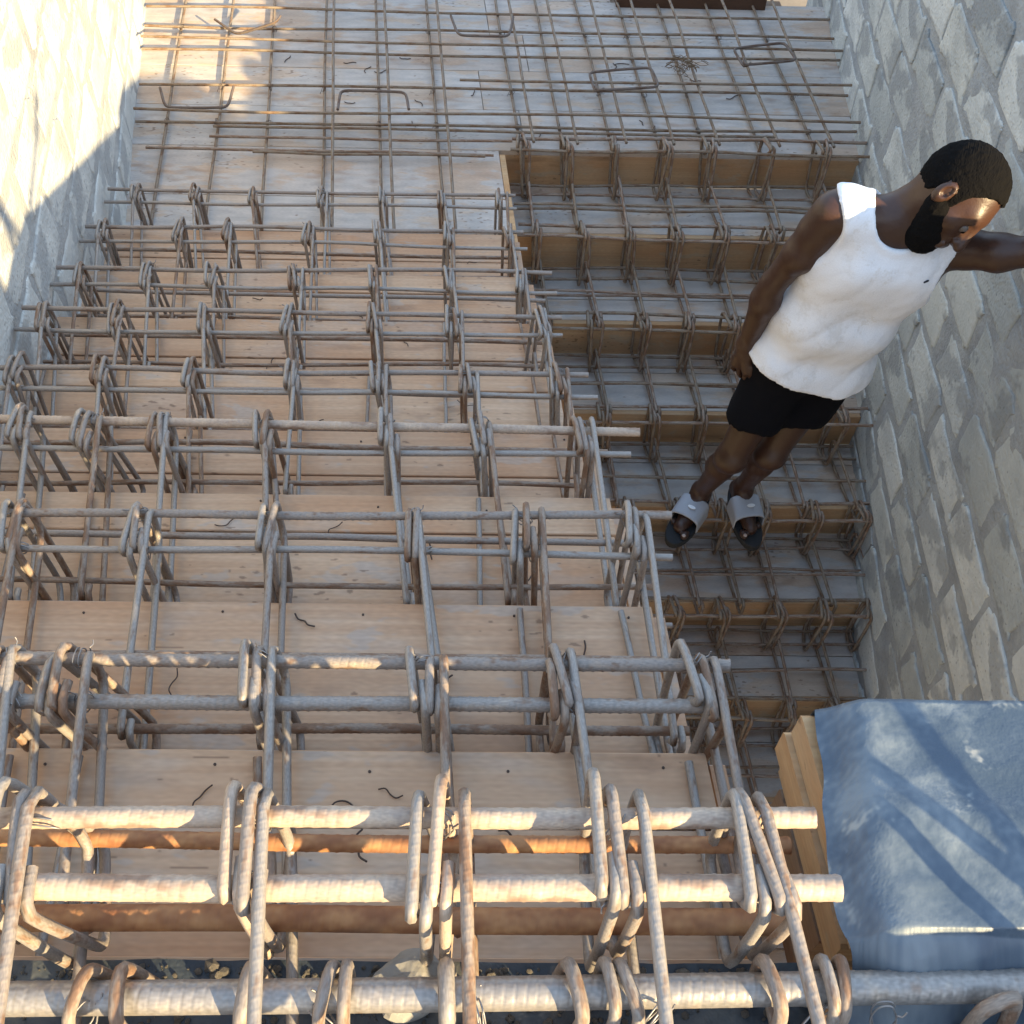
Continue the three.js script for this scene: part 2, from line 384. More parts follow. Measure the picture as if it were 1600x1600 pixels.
// ---------------------------------------------------------------- landing formwork
const ROWS = [
  { k: 1, z: 0.70, far: 0.610, near: 0.663, h: 0.10, xs: [-1.016, -0.822, -0.636, -0.413, -0.218, -0.019, 0.171], ends: [0.215, 0.215, 0.194, 0.194] },
  { k: 2, z: 1.09, far: 0.984, near: 1.049, h: 0.10, xs: [-1.034, -0.812, -0.667, -0.432, -0.224, -0.021, 0.164], ends: [0.2, 0.206, 0.177, 0.177] },
  { k: 3, z: 1.456, far: 1.355, near: 1.416, h: 0.10, xs: [-1.001, -0.822, -0.649, -0.439, -0.233, -0.033, 0.161], ends: [0.234, 0.242, 0.183, 0.193] },
  { k: 4, z: 1.79, far: 1.684, near: 1.749, h: 0.10, xs: [-0.99, -0.819, -0.621, -0.424, -0.229, -0.04, 0.165], ends: [0.213, 0.208, 0.181, 0.201] },
  { k: 5, z: 2.12, far: 2.032, near: 2.081, h: 0.10, xs: [-0.95, -0.775, -0.593, -0.392, -0.206, -0.028, 0.163], ends: [0.217, 0.229, 0.175, 0.201] },
  { k: 6, z: 2.41, far: 2.312, near: 2.372, h: 0.10, xs: [-0.823, -0.705, -0.585, -0.404, -0.185, -0.013, 0.162], ends: [0.258, 0.235, 0.178, 0.281] },
  { k: 7, z: 2.74, far: 2.637, near: 2.698, h: 0.10, xs: [-0.734, -0.554, -0.367, -0.142, 0.022, 0.182], ends: [0.237, 0.228, 0.228, 0.252] },
  { k: 8, z: 3.052, far: 2.971, near: 3.027, h: 0.10, xs: [-0.628, -0.548, -0.332, -0.135, 0.026, 0.194], ends: [0.225, 0.203, 0.199, 0.223] },
  { k: 9, z: 3.32, far: 3.252, near: 3.32, h: 0.174, xs: [-0.482, -0.293, -0.133, 0.022, 0.151], ends: [0.2, 0.21, 0.204, 0.189] },
];
{
  const t = thing('landing_formwork', 'dusty plywood deck of the landing at the head of both flights', 'formwork', [0.2, -0.03, -0.5]);
  const zs = [-1.42, -1.12, -0.83, -0.55, -0.27, 0];
  for (let i = 0; i < zs.length - 1; i++) {
    const m = 0.12 + 0.35 * ((i * 37) % 5) / 5, xr = i === 0 ? 0.82 : rightWallX(zs[i]) - rr(0.022, 0.038);
    part('deck_board', plank(leftWallX(zs[i]) - 0.02, m - 0.0015, -0.02, 0, zs[i] + 0.0015, zs[i + 1] - 0.0015, 0.0015, 0.001), deckMats[i % 3], t);
    part('deck_board', plank(m + 0.0015, xr, -0.02, 0, zs[i] + 0.0015, zs[i + 1] - 0.0015, 0.0015, 0.001), deckMats[(i + 1) % 3], t);
  }
  const z2 = [0, 0.3, 0.5, 0.72];
  for (let i = 0; i < 3; i++) part('deck_board', plank(leftWallX(z2[i]) - 0.03, XE + 0.02, -0.02, 0, z2[i] + 0.0015, z2[i + 1] - 0.0015, 0.0015, 0.001), deckMats[(i + 2) % 3], t);
  for (let i = 0; i < 4; i++) part('joist', plank(leftWallX(0.5) + 0.0, (i < 3 ? 1.6 : XE), -0.12, -0.021, -1.2 + i * 0.5, -1.13 + i * 0.5), brownMat, t);
  part('edge_board', plank(XE + 0.0215, XE + 0.042, -0.13, 0.004, 0.03, 0.56), paleMat, t);
  const tb = solo('timber_beam', plank(0.84, 1.5, 0.001, 0.07, -1.16, -1.075, 0.004), darkTimber, 'dark timber beam at the far edge of the landing', 'beam');
}

const nailGeo = new THREE.CylinderGeometry(0.0019, 0.0019, 0.0024, 8);
// ---------------------------------------------------------------- left flight formwork: treads, risers, side boards
{
  const t = thing('stair_formwork', 'tan plywood formwork of the left flight rising towards the camera', 'formwork', [-0.4, 0, 2]);
  for (const r of ROWS) {
    const zn = r.k < 9 ? ROWS[r.k].z : 3.34, y = r.k * R, xl = leftWallX(r.z) - 0.03, nx = XE + rr(-0.004, 0.006);
    if (r.k < 9) {
      const cut = r.z + (zn - r.z) * (0.3 + 0.12 * Math.sin(r.k * 2.7));
      part('tread_board', plank(xl, nx, y - 0.02, y, r.z - 0.004, cut - 0.0015, 0.0018, 0.0012), treadMats[r.k % 4], t);
      part('tread_board', plank(xl, nx - 0.004, y - 0.021, y - 0.0015, cut + 0.0015, zn - 0.002, 0.0018, 0.0012), treadMats[(r.k + 2) % 4], t);
      part('side_board', plank(XE + 0.008, XE + 0.028, y - 0.3, y - 0.024, r.z, zn, 0.002), treadMats[r.k % 2 ? 3 : 1], t);
    }
    if (r.k > 3 && r.k < 9) for (let i = 0; i < 5; i++) place('nail', nailGeo, rustWire, t, S(XE - 0.03 - i * 0.2 + rr(-0.03, 0.03), y + 0.0012, r.z + rr(0.012, 0.03)));
    part('riser_board', plank(xl, XE - 0.006, y - R + 0.001, y - (r.k === 9 ? 0.05 : 0.022), r.z + 0.001, r.z + 0.02, 0.001), treadMats[(r.k + 1) % 4], t);
  }
}

// ---------------------------------------------------------------- right flight formwork, going down towards the camera
{
  const t = thing('stair_formwork', 'dim plywood formwork of the right flight going down beside the wall', 'formwork', [0.9, -0.7, 1]);
  const x0 = XE + 0.045;
  for (let j = 0; j < 10; j++) {
    const z = j * T, y = -j * R, x1 = rightWallX(z + 0.2) + 0.01;
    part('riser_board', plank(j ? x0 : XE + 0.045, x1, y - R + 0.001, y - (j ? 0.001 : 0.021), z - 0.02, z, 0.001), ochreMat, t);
    if (j < 9) {
      const c = 0.13 + 0.05 * Math.sin(j * 1.9);
      part('tread_board', plank(x0, x1, y - R - 0.02, y - R, z + 0.001, z + c - 0.0015, 0.0015, 0.001), deckMats[j % 3], t);
      part('tread_board', plank(x0, x1, y - R - 0.02, y - R, z + c + 0.0015, z + T - 0.021, 0.0015, 0.001), deckMats[(j + 1) % 3], t);
    }
  }
}

// ---------------------------------------------------------------- reinforcement of the left flight
const ordinal = ['', 'farthest', 'eighth', 'seventh', 'sixth', 'fifth', 'fourth', 'third', 'second', 'nearest'];
const ties = [tieGeo(0.011, 0.016), tieGeo(0.014, 0.011), tieGeo(0.01, 0.02)];
for (const r of ROWS) {
  const LR = r.k > 7 ? 0.0058 : r.k > 5 ? 0.0053 : 0.0047;         // radius of the links
  const y = r.k * R, top = y + r.h, bot = r.k === 9 ? 1.418 : y - R + 0.022, near = r.k > 6;
  const lab = r.k === 9 ? 'sunlit cage of thick steel bars on the step nearest the camera, left flight'
    : r.k === 1 ? 'steel bar cage on the lowest step of the left flight, next to the landing'
      : `steel bar cage on the ${ordinal[r.k]} step from the camera on the left flight`;
  const t = thing('rebar_cage', lab, 'rebar', [-0.4, y - R, r.z + SK * -0.4], 'step cages of the left flight');
  const hw = (r.near - r.far) / 2 + (r.k === 9 ? 0.02 : 0.014), zc = (r.near + r.far) / 2, hh = (top - bot) / 2 + 0.008;
  const geos = [0, 1, 2].map((i) => linkGeo(hh + rr(-0.004, 0.006), hw + rr(-0.003, 0.006), LR, rr(-0.012, 0.02), 0.045, rr(-0.004, 0.004)));
  const xl = leftWallX(zc) + 0.012;
  // cross bars
  const mats = r.k === 9 ? [paleBar, orangeRust, paleBar, orangeRust] : [r.k === 6 ? paleBar : steelMat2, steelMat, rustMat, steelMat2];
  const rad = r.k === 9 ? [0.0098, 0.0088, 0.0115, 0.0125] : r.k === 8 ? [0.0085, 0.0092, 0.007, 0.0066] : r.k > 5 ? [0.0068, 0.0056, 0.0052, 0.005] : [0.0058, 0.0053, 0.005, 0.0048];
  const at = r.k === 9 ? [[1.565, 3.26], [1.44, 3.23], [1.563, 3.318], [1.456, 3.312]]
    : [[top - 0.012, r.far], [top - 0.02, r.near], [bot + 0.055, r.far + 0.012], [bot + 0.016, r.near - 0.004]];
  at.forEach(([yy, zz], i) => {
    const a = S(xl - (i % 2 ? 0.01 : 0), yy + rr(-0.004, 0.004), zz), b = S(r.ends[i] + 0.012, yy + rr(-0.004, 0.004), zz + rr(-0.008, 0.008));
    part('crossbar', r.k >= 8 || (r.k === 7 && i === 0) || (r.k === 6 && i === 0) ? ribbed(a, b, rad[i] * (r.k === 6 ? 1.25 : 1), 0.004, r.k === 9 ? 0.015 : 0.012) : rod(a, b, rad[i], 0.008), mats[i], t);
  });
  if (r.k < 9 && r.k > 1) { // a bar along the middle of the tread below, tied under the tread links
    part('crossbar', rod(S(xl, y - R + 0.1, r.z - 0.17), S(r.ends[1], y - R + 0.097, r.z - 0.165), 0.006, 0.008), r.k % 2 ? steelMat2 : rustMat, t);
  }
  // links: two or three round the riser, one long one along the tread
  const zn = r.k < 9 ? ROWS[r.k].z : 3.86;
  const z0 = r.far - 0.018, z1 = zn - 0.03, hl = (z1 - z0) / 2;
  const longs = [0, 1].map((i) => linkGeo((r.h - 0.02) / 2, hl - (r.k === 9 ? 0 : i * 0.012), LR, 0, 0.03, 0.003 * i));
  r.xs.forEach((x, i) => {
    const many = 2;
    const tilt = rr(-0.05, 0.05) + (r.k === 8 && i === 1 ? 0.16 : 0) + (r.k === 9 && i === 0 ? 0.14 : 0) + (r.k === 6 && i < 2 ? 0.1 : 0);
    for (let q = 0; q < many; q++) {
      const xx = x + (q - (many - 1) / 2) * LR * 2.9 + rr(-0.002, 0.002);
      place('stirrup', geos[(i + q) % 3], (i * 3 + q + r.k) % 4 === 0 ? (r.k === 9 ? paleBar : rustMat) : (q % 2 ? steelMat2 : steelMat), t, S(xx, (top + bot) / 2 + rr(-0.004, 0.004), zc + rr(-0.006, 0.006)), [rr(-0.05, 0.05), rr(-0.13, 0.13), tilt + rr(-0.03, 0.03)]);
    }
    const xx = x + LR * 3.4 + rr(-0.003, 0.003);
    place('tread_link', longs[i % 2], q4(i + r.k), t, S(xx, y + 0.02 + (r.h - 0.02) / 2 + rr(0, 0.003) + (r.k === 9 ? 0.006 : 0), (z0 + z1) / 2), [rr(-0.012, 0.012), rr(-0.05, 0.05) + (x + 0.15) * -0.12, rr(-0.06, 0.06)]);
    if (rnd() < 0.55 && r.k > 2 && r.k < 9) { // a loose leg of the tread link lying along the board
      const bx = x - LR * 3 + rr(-0.01, 0.006);
      part('tread_bar', rod(S(bx, y + 0.012, r.z + 0.012), S(bx + rr(-0.02, 0.02), y + 0.014, zn - 0.016), LR * 0.95, 0.004), q4(i + 1), t);
    }
    if (r.k > 4 || i % 2) place('tie_wire', ties[i % 3], wireMat, t, S(x, top - 0.01, r.k === 9 ? r.near : r.far), [rr(-0.6, 0.6), rr(0, 6), rr(-0.4, 0.4)]);
    if (r.k > 6) place('tie_wire', ties[(i + 1) % 3], wireMat, t, S(x + 0.01, top - 0.014, r.k === 9 ? r.far + 0.008 : r.near), [rr(-0.6, 0.6), rr(0, 6), rr(-0.4, 0.4)]);
  });
}
function q4(i) { return [steelMat, steelMat2, steelMat, rustMat][((i % 4) + 4) % 4]; }

// ---------------------------------------------------------------- reinforcement of the right flight
{
  const RX = [[0.312, 0.475, 0.66, 0.841, 1.012, 1.226, 1.439], [0.335, 0.51, 0.683, 0.849, 1.02, 1.193, 1.38], [0.336, 0.515, 0.693, 0.856, 1.013, 1.2, 1.37], [0.34, 0.526, 0.703, 0.871, 1.04, 1.182, 1.367],
    [0.4, 0.58, 0.767, 0.914, 1.05, 1.232, 1.40], [0.5, 0.698, 0.866, 1.06, 1.219, 1.38], [0.6, 0.773, 0.905, 1.059, 1.213, 1.33], [0.6, 0.773, 0.905, 1.06, 1.2], [0.6, 0.773, 0.905, 1.06, 1.18]];
  const names = ['top step of the right flight, along the landing edge', 'second step down the right flight from the landing', 'third step down the right flight from the landing', 'fourth step down the right flight, behind the man', 'step of the right flight that the man stands on',
    'first step below the man on the right flight', 'second step below the man on the right flight', 'third step below the man on the right flight', 'lowest step seen on the right flight'];
  const lr = 0.0058, top = 0.10, bot = -R + 0.022, hh = (top - bot) / 2, geos = [0, 1, 2].map(() => linkGeo(hh + rr(-0.003, 0.004), 0.045, lr, rr(-0.01, 0.012), 0.045, rr(-0.004, 0.004)));
  const longs = [0, 1].map((i) => linkGeo(0.038, (T + 0.02) / 2 - 0.01 * i, lr, 0, 0.03, 0.003));
  for (let j = 0; j < 9; j++) {
    const y = -j * R, z = j * T, zc = z + 0.075, xr = rightWallX(z) - 0.012, xl = j < 3 ? XE + 0.06 : XE + 0.07;
    const t = thing('rebar_cage', 'steel bar cage on the ' + names[j], 'rebar', [0.85, y - R, z + SK * 0.85], 'step cages of the right flight');
    for (const [yy, zz, q] of [[top - 0.013, zc - 0.034, 0.0065], [top - 0.018, zc + 0.036, 0.0062], [bot + 0.014, zc - 0.03, 0.0058], [bot + 0.014, zc + 0.03, 0.0058], [bot + 0.02, z + 0.2, 0.0055], [bot + 0.075, z + 0.25, 0.0058]])
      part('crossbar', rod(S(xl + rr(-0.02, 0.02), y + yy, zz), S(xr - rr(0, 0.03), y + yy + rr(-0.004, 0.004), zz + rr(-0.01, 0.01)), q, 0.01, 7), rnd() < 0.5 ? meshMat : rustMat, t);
    RX[j].forEach((x, i) => {
      for (let q = 0; q < 2; q++)
        place('stirrup', geos[(i + q) % 3], q ? rustMat : meshMat, t, S(x + (q - 0.5) * 0.017 + rr(-0.004, 0.004), y + (top + bot) / 2, zc + rr(-0.006, 0.006)), [rr(-0.06, 0.06), rr(-0.2, 0.2), rr(-0.07, 0.07) - (x - 0.8) * 0.05]);
      if (j < 8) place('tread_link', longs[i % 2], (i + j) % 2 ? meshMat : rustMat, t, S(x + 0.02, y - R + 0.062, z + 0.04 + (T + 0.06) / 2), [0, rr(-0.04, 0.04), rr(-0.05, 0.05)]);
    });
  }
}

// ---------------------------------------------------------------- landing mat
{
  const t = thing('rebar_mat', 'mat of crossed rusty steel bars laid over the landing deck', 'rebar', [0.2, 0, -0.4]);
  const zEnd = (x) => x < 0.25 ? 0.64 : 0.05;
  const xsL = [-1.04, -0.85, -0.65, -0.44, -0.227, -0.005, 0.31, 0.47, 0.66, 0.84, 1.01, 1.23, 1.44];
  for (const x of xsL) {
    part('long_bar', rod(S(x, 0.02, zEnd(x) - (x < 0.25 ? 0.02 : 0.03)), S(x + rr(-0.015, 0.015), 0.02, -1.4), 0.0058, 0.012, 7), meshMat, t);
    if (x > -0.5) part('long_bar', rod(S(x + rr(0.03, 0.055), 0.085, zEnd(x) + 0.02), S(x + rr(0.03, 0.06), 0.088, -1.38), 0.0058, 0.012, 7), meshMat, t);
  }
  for (const [z, lo] of [[-1.16, 0], [-0.945, 0], [-0.79, 0], [-0.612, 0], [-0.35, 0], [-0.11, 0]]) {
    part('cross_bar', rod(S(leftWallX(z) + 0.01, 0.032, z + rr(-0.01, 0.01)), S(rightWallX(z) - 0.03, 0.034, z + rr(-0.01, 0.01)), 0.0058, 0.01, 7), meshMat, t);
    if (z > -0.7) part('cross_bar', rod(S(z === -0.35 ? 0.1 : leftWallX(z) + 0.02, 0.097, z + 0.028), S(rightWallX(z) - 0.04, 0.099, z + 0.024), 0.0056, 0.01, 7), rnd() < 0.5 ? meshMat : rustMat, t);
  }
  for (const [z, xa, xb] of [[-0.073, -0.86, 1.3], [-0.012, -0.87, 0.28], [0.07, -1.1, 0.2], [0.085, -0.7, 0.17]])
    part('cross_bar', rod(S(xa, 0.036, z), S(xb, 0.036, z + 0.008), 0.0056, 0.008, 7), rnd() < 0.5 ? meshMat : rustMat, t);
  for (const x of xsL) for (const z of [-0.79, -0.35, -0.11]) if (rnd() < 0.6) place('tie_wire', ties[Math.floor(rnd() * 3)], rustWire, t, S(x, 0.03, z), [1.5, rr(0, 6), 0]);
}
// loose bent spacers lying on the mat
for (const [pts, lab] of [
  [[[-1.079, -0.40], [-1.044, -0.262], [-0.807, -0.248], [-0.792, -0.39]], 'bent steel spacer lying on the landing mat beside the left wall, open at the back'],
  [[[-0.375, -0.105], [-0.363, -0.233], [-0.115, -0.205], [-0.107, -0.09]], 'bent steel spacer in the middle of the landing mat, open at the front'],
  [[[0.093, -0.754], [0.115, -0.6], [0.32, -0.58], [0.352, -0.73]], 'bent steel spacer far back on the landing mat, left of the rectangular one'],
  [[[-0.90, -0.90], [-0.80, -0.775], [-0.63, -0.74], [-0.612, -0.79]], 'bent steel spacer in the sunlit far left corner of the landing'],
]) solo('steel_spacer', tube(roundPath(pts.map(([x, z]) => V(x, 0.118 - (x < -0.7 ? 0.066 : 0), z)), 0.03), 0.0055, 50, 7), darkBar, lab, 'spacer', 'loose bent spacers on the landing');
for (const [cx, cz, w, d, yaw, lab] of [[0.74, -0.23, 0.125, 0.07, 0.06, 'closed rectangular steel link lying on the landing mat above the right flight'], [1.34, -0.375, 0.11, 0.068, 0.12, 'closed steel link lying on the landing mat close to the right wall']]) {
  const g = linkGeo(w, d, 0.0055, 0, 0.045); g.rotateZ(Math.PI / 2); g.rotateX(0); g.rotateY(0);
  const p = g.attributes.position; for (let i = 0; i < p.count; i++) { const x = p.getX(i), yv = p.getY(i), z = p.getZ(i); p.setXYZ(i, x, yv, z); }
  g.rotateY(yaw); g.translate(cx, 0.125, cz); g.computeVertexNormals();
  solo('steel_link', g, darkBar, lab, 'link', 'loose bent spacers on the landing');
}
{ // tangle of wire on the landing mat
  const gs = [];
  for (let i = 0; i < 22; i++) { const pts = []; let p = V(rr(-0.05, 0.05), rr(-0.006, 0.012), rr(-0.05, 0.05)); for (let k = 0; k < 5; k++) { pts.push(p.clone()); p = p.clone().add(V(rr(-0.05, 0.05), rr(-0.01, 0.01), rr(-0.05, 0.05))).multiplyScalar(0.85); } gs.push(tube(pts, 0.0013, 14, 4)); }
  const g = mergeGeometries(gs); g.translate(0.997, 0.114, -0.316);
  solo('wire_tangle', g, new THREE.MeshStandardMaterial({ color: new THREE.Color().setRGB(0.13, 0.075, 0.035), roughness: 0.9 }), 'small brown tangle of straw-like wire on the landing mat', 'wire');
}

// ---------------------------------------------------------------- offcuts of tie wire and dry leaves on the boards
{
  const curl = (n) => { const pts = []; let a = rr(0, 6), p = V(0, 0, 0); for (let k = 0; k < 5; k++) { pts.push(p.clone()); p = p.clone().add(V(Math.cos(a) * n, 0, Math.sin(a) * n)); a += rr(-0.9, 0.9); } return pts; };
  const spots = [[-0.21, 8, 2.83], [-0.1, 8, 2.86], [-0.5, 8, 2.9], [-0.3, 8, 2.78], [0.1, 8, 2.8], [-0.26, 9, 3.13], [-0.33, 9, 3.12], [-0.2, 9, 3.1], [-0.06, 9, 3.15], [0.08, 9, 3.12], [-0.22, 9, 3.15], [-0.42, 9, 3.13], [-0.12, 7, 2.55], [-0.3, 7, 2.5], [0.05, 7, 2.58], [-0.5, 7, 2.48], [-0.2, 6, 2.2], [0.0, 5, 1.9], [-0.35, 5, 1.95], [-0.15, 4, 1.55], [-0.5, 4, 1.6], [-0.3, 3, 1.25], [-0.6, 3, 1.2], [0.05, 2, 0.85]];
  for (const [x, k, z] of spots) {
    const pts = curl(rr(0.007, 0.013)).map((p) => p.add(S(x, (k - 1) * R + 0.004, z)));
    pts.forEach((p, i) => { p.y += i % 3 === 1 ? 0.003 : 0; });
    solo('wire_offcut', tube(pts, rr(0.0009, 0.0016), 16, 5), rustWire, 'short rusty wire offcut lying on the tan boards of the left flight', 'wire', 'wire offcuts on the left flight');
  }
  for (let i = 0; i < 16; i++) {
    const at = S(rr(-0.7, 1.2), 0.0035, rr(-0.7, -0.05)), pts = curl(rr(0.009, 0.016)).map((p) => p.add(at));
    solo('wire_offcut', tube(pts, 0.0018, 14, 5), rustWire, 'short rusty wire offcut lying on the landing deck', 'wire', 'wire offcuts on the landing');
  }
}

// ---------------------------------------------------------------- near floor edge: slab form under plastic sheet, trench sheet, beam cage
function drape(nx, nz, f) {
  const g = new THREE.PlaneGeometry(1, 1, nx, nz), p = g.attributes.position, uv = g.attributes.uv;
  for (let i = 0; i < p.count; i++) { const u = p.getX(i) + 0.5, v = 0.5 - p.getY(i), q = f(u, v); p.setXYZ(i, q.x, q.y, q.z); uv.setXY(i, q.x / 0.42 + 0.13, (q.z + q.y) / 0.42 + 0.31); }
  g.computeVertexNormals();
  return g;
}
{
  const t = thing('slab_formwork', 'stack of pale timber boards carrying the blue plastic sheet', 'formwork', [0.7, 1.3, 3.25]);
  const zs = [3.105, 3.335];
  for (let i = 0; i < 3; i++) part('board', plank(0.246 + [0.016, 0.003, 0.009][i], 2.7, 1.336 + i * 0.049, 1.336 + i * 0.049 + 0.046, zs[0] - 0.0 + [0.006, 0, 0.004][i], zs[1] - [0, 0.004, 0.002][i], 0.004), [paleMat, tinted(woodMat, [0.76, 0.66, 0.5]), paleMat][i], t);
  part('support_beam', plank(0.26, 2.7, 1.2, 1.333, 3.13, 3.3), brownMat, t);
  const crease = (x, z) => {
    const q = z - SK * x - 3.205 + 0.014 * N(x * 7, 1, 1);
    const ridge = q > 0 ? Math.exp(-q * q / 0.0022) : Math.exp(-q * q / 0.0006);
    return 0.0015 * fbm(x * 6, z * 8, 3) + 0.0025 * Math.pow(1 - Math.abs(N(x * 9 + z * 5, z * 8 - x * 3, 8)), 6) + 0.0016 * Math.pow(1 - Math.abs(N(x * 20 - z * 9, z * 22 + x * 8, 5)), 8) + 0.008 * ridge;
  };
  const cover = drape(170, 130, (u, v) => {
    const s = v * 0.62, x0 = mix(0.268, 0.234, sstep(0, 0.25, s)), w = u * (1.88 - x0), x = x0 + w; // s runs over the far edge, across the top and down into the trench
    let z, y;
    if (s < 0.03) { z = 3.108; y = 1.503 - (0.03 - s); } else if (s < 0.255) { z = 3.108 + s - 0.03; y = 1.518; } else { const q = s - 0.255; z = 3.333 + Math.min(q, 0.42) * 0.62; y = 1.518 - 0.14 * sstep(0, 0.2, q); }
    const e = sstep(0.045, 0, w);
    y += crease(x, z) * (s < 0.03 ? 0 : 1 - e * 0.6) - e * 0.024 + (z > 3.34 ? 0.012 * fbm(x * 6, z * 8, 5) : 0);
    return S(x + 0.007 * N(z * 22, 1.5, 3) * e, Math.max(y, s < 0.03 ? 0 : s < 0.24 ? 1.4865 : 0), z);
  });
  solo('plastic_sheet', cover, tarpMat, 'creased blue plastic sheet over the slab boards at the lower right', 'plastic sheet');
  const trench = drape(110, 40, (u, v) => {
    const x = -1.25 + u * 1.475, q = v * 0.34;
    let z = 3.334 + q * 0.9, y = 1.388 - 0.05 * sstep(0.05, 0.2, q) + 0.012 * fbm(x * 5, z * 7, 12) + 0.01 * Math.abs(N(x * 14, z * 16, 4));
    return S(x, y, z);
  });
  solo('plastic_sheet', trench, sheetMat, 'dusty dark plastic sheet lining the beam trench along the bottom edge', 'plastic sheet');
}
{ // loose sand and gravel spilled along the trench
  const n = 700, im = new THREE.InstancedMesh(new THREE.IcosahedronGeometry(1, 0), tinted(mortarMat, [0.6, 0.52, 0.44]), n), m = new THREE.Matrix4(), q = new THREE.Quaternion(), e = new THREE.Euler();
  for (let i = 0; i < n; i++) {
    const x = rr(-0.7, 0.2), z = 3.34 + 0.14 * rnd() * rnd(), r = rr(0.0012, 0.0045) * (rnd() < 0.06 ? 2.2 : 1), w = fbm(x * 6, z * 9, 2) > -0.1 ? 1 : 0.5;
    q.setFromEuler(e.set(rr(0, 6), rr(0, 6), rr(0, 6)));
    const qd = (z - 3.334) / 0.9, y = 1.388 - 0.05 * sstep(0.05, 0.2, qd) + 0.012 * fbm(x * 5, z * 7, 12) + 0.01 * Math.abs(N(x * 14, z * 16, 4));
    im.setMatrixAt(i, m.compose(S(x, y + r * 0.4, z), q, V(r * w, r * 0.7 * w, r * w)));
  }
  im.name = 'gravel'; im.userData = { kind: 'stuff', label: 'loose sand and gravel spilled in the beam trench', category: 'gravel' }; shadowy(im); scene.add(im);
}
{ // lump of broken concrete by the trench
  const g = new THREE.IcosahedronGeometry(0.038, 6), p = g.attributes.position;
  for (let i = 0; i < p.count; i++) { const v = V(p.getX(i), p.getY(i), p.getZ(i)), k = 1 + 0.35 * N(v.x * 22, v.y * 22, v.z * 22) + 0.1 * N(v.x * 70, v.y * 70, v.z * 70); v.multiplyScalar(k); p.setXYZ(i, v.x * 1.05, v.y * 0.55, v.z * 0.8); }
  g.computeVertexNormals(); g.translate(-0.165, 1.402, 3.345);
  const uv = g.attributes.uv; for (let i = 0; i < uv.count; i++) uv.setXY(i, p.getX(i) * 1.4 + p.getY(i), p.getZ(i) * 1.4 + p.getY(i) * 0.6);
  solo('concrete_lump', g, (() => { const m = tinted(mortarMat, [0.8, 0.75, 0.68]); m.bumpScale = 0.0015; return m; })(), 'rounded grey concrete lump beneath the nearest bars', 'rubble');
}
{
  const t = thing('beam_cage', 'thick ribbed bar with upright hooks along the bottom edge of the picture', 'rebar', [0, 1.38, 3.4]);
  part('main_bar', ribbed(S(-1.2, 1.482, 3.402), S(1.6, 1.492, 3.36), 0.0145, 0.004, 0.016), bar(-0.2, 61, [1, 1, 1.0], 0.45, 0.4), t);
  part('main_bar', ribbed(S(-1.2, 1.405, 3.43), S(1.6, 1.41, 3.41), 0.012, 0.004, 0.015), rustMat, t);
  part('main_bar', ribbed(S(-1.2, 1.47, 3.6), S(1.6, 1.47, 3.58), 0.012, 0.004, 0.015), steelMat2, t);
  const hoop = (w) => tube(roundPath([V(0.004, -0.13, -0.022), V(0, 0.026, -0.024), V(0, 0.03, 0.024), V(-0.003, -0.13, 0.034)], 0.02), w, 44, 8);
  const hs = [hoop(0.0058), hoop(0.0066), hoop(0.0074)];
  [[-0.44, 0], [-0.405, 1], [-0.3, 2], [-0.232, 0], [-0.216, 0], [-0.128, 2], [-0.018, 1], [0.012, 0], [0.03, 0], [0.155, 1], [0.205, 0], [0.217, 0]].forEach(([x, i]) => place('stirrup', hs[i], [rustMat, steelMat2, steelMat][Math.floor(rnd() * 3)], t, S(x, 1.487, 3.386 - 0.015 * x), [rr(-0.1, 0.1), rr(-0.25, 0.25), rr(-0.08, 0.08)]));
  const hk = tube(roundPath([V(0, -0.14, 0.02), V(0, 0.012, 0.0), V(0.03, 0.02, 0.0), V(0.036, -0.14, 0.04)], 0.02), 0.0068, 36, 8);
  place('stirrup', hk, rustMat, t, S(0.33, 1.502, 3.402), [0, 0.2, 0]);
  [-0.44, -0.235, -0.1, 0.05, 0.19, 0.25].forEach((x, i) => place('tie_wire', ties[i % 3], wireMat, t, S(x, 1.488, 3.405), [rr(-0.5, 0.5), rr(0, 6), 0]));
}
{ // a course of blocks laid on the slab beyond the right wall, outside the frame: its edge carries the shadow across the landing
  for (let i = 0; i < 2; i++) { const g = new THREE.BoxGeometry(0.25, 0.155, 0.14); g.rotateY(-SK); const p = S(1.58 + i * 0.26, 1.58, 3.27); g.translate(p.x, p.y, p.z); solo('concrete_block', g, mortarMat, ['loose concrete block on the slab just beyond the right wall', 'loose concrete block on the slab, the one farther from the wall'][i], 'block', 'loose blocks on the slab'); }
}
{ // starter bars of the column, outside the frame to the right: their shadows cross the plastic sheet
  [[0.53, 3.53, 0.02, 0.0], [0.62, 3.56, -0.05, 0.03], [0.60, 3.66, 0.3, -0.2]].forEach(([x, z, lx, lz], i) => solo('starter_bar', ribbed(V(x, 1.6, z + 0.05), V(x + lx, 1.6 + 0.32, z + 0.05 + lz), 0.009, 0.01), rustMat, ['upright rusty column bar on the upper floor behind the sheet', 'second upright rusty column bar on the upper floor', 'leaning rusty column bar on the upper floor'][i], 'rebar', 'column starter bars on the upper floor'));
}

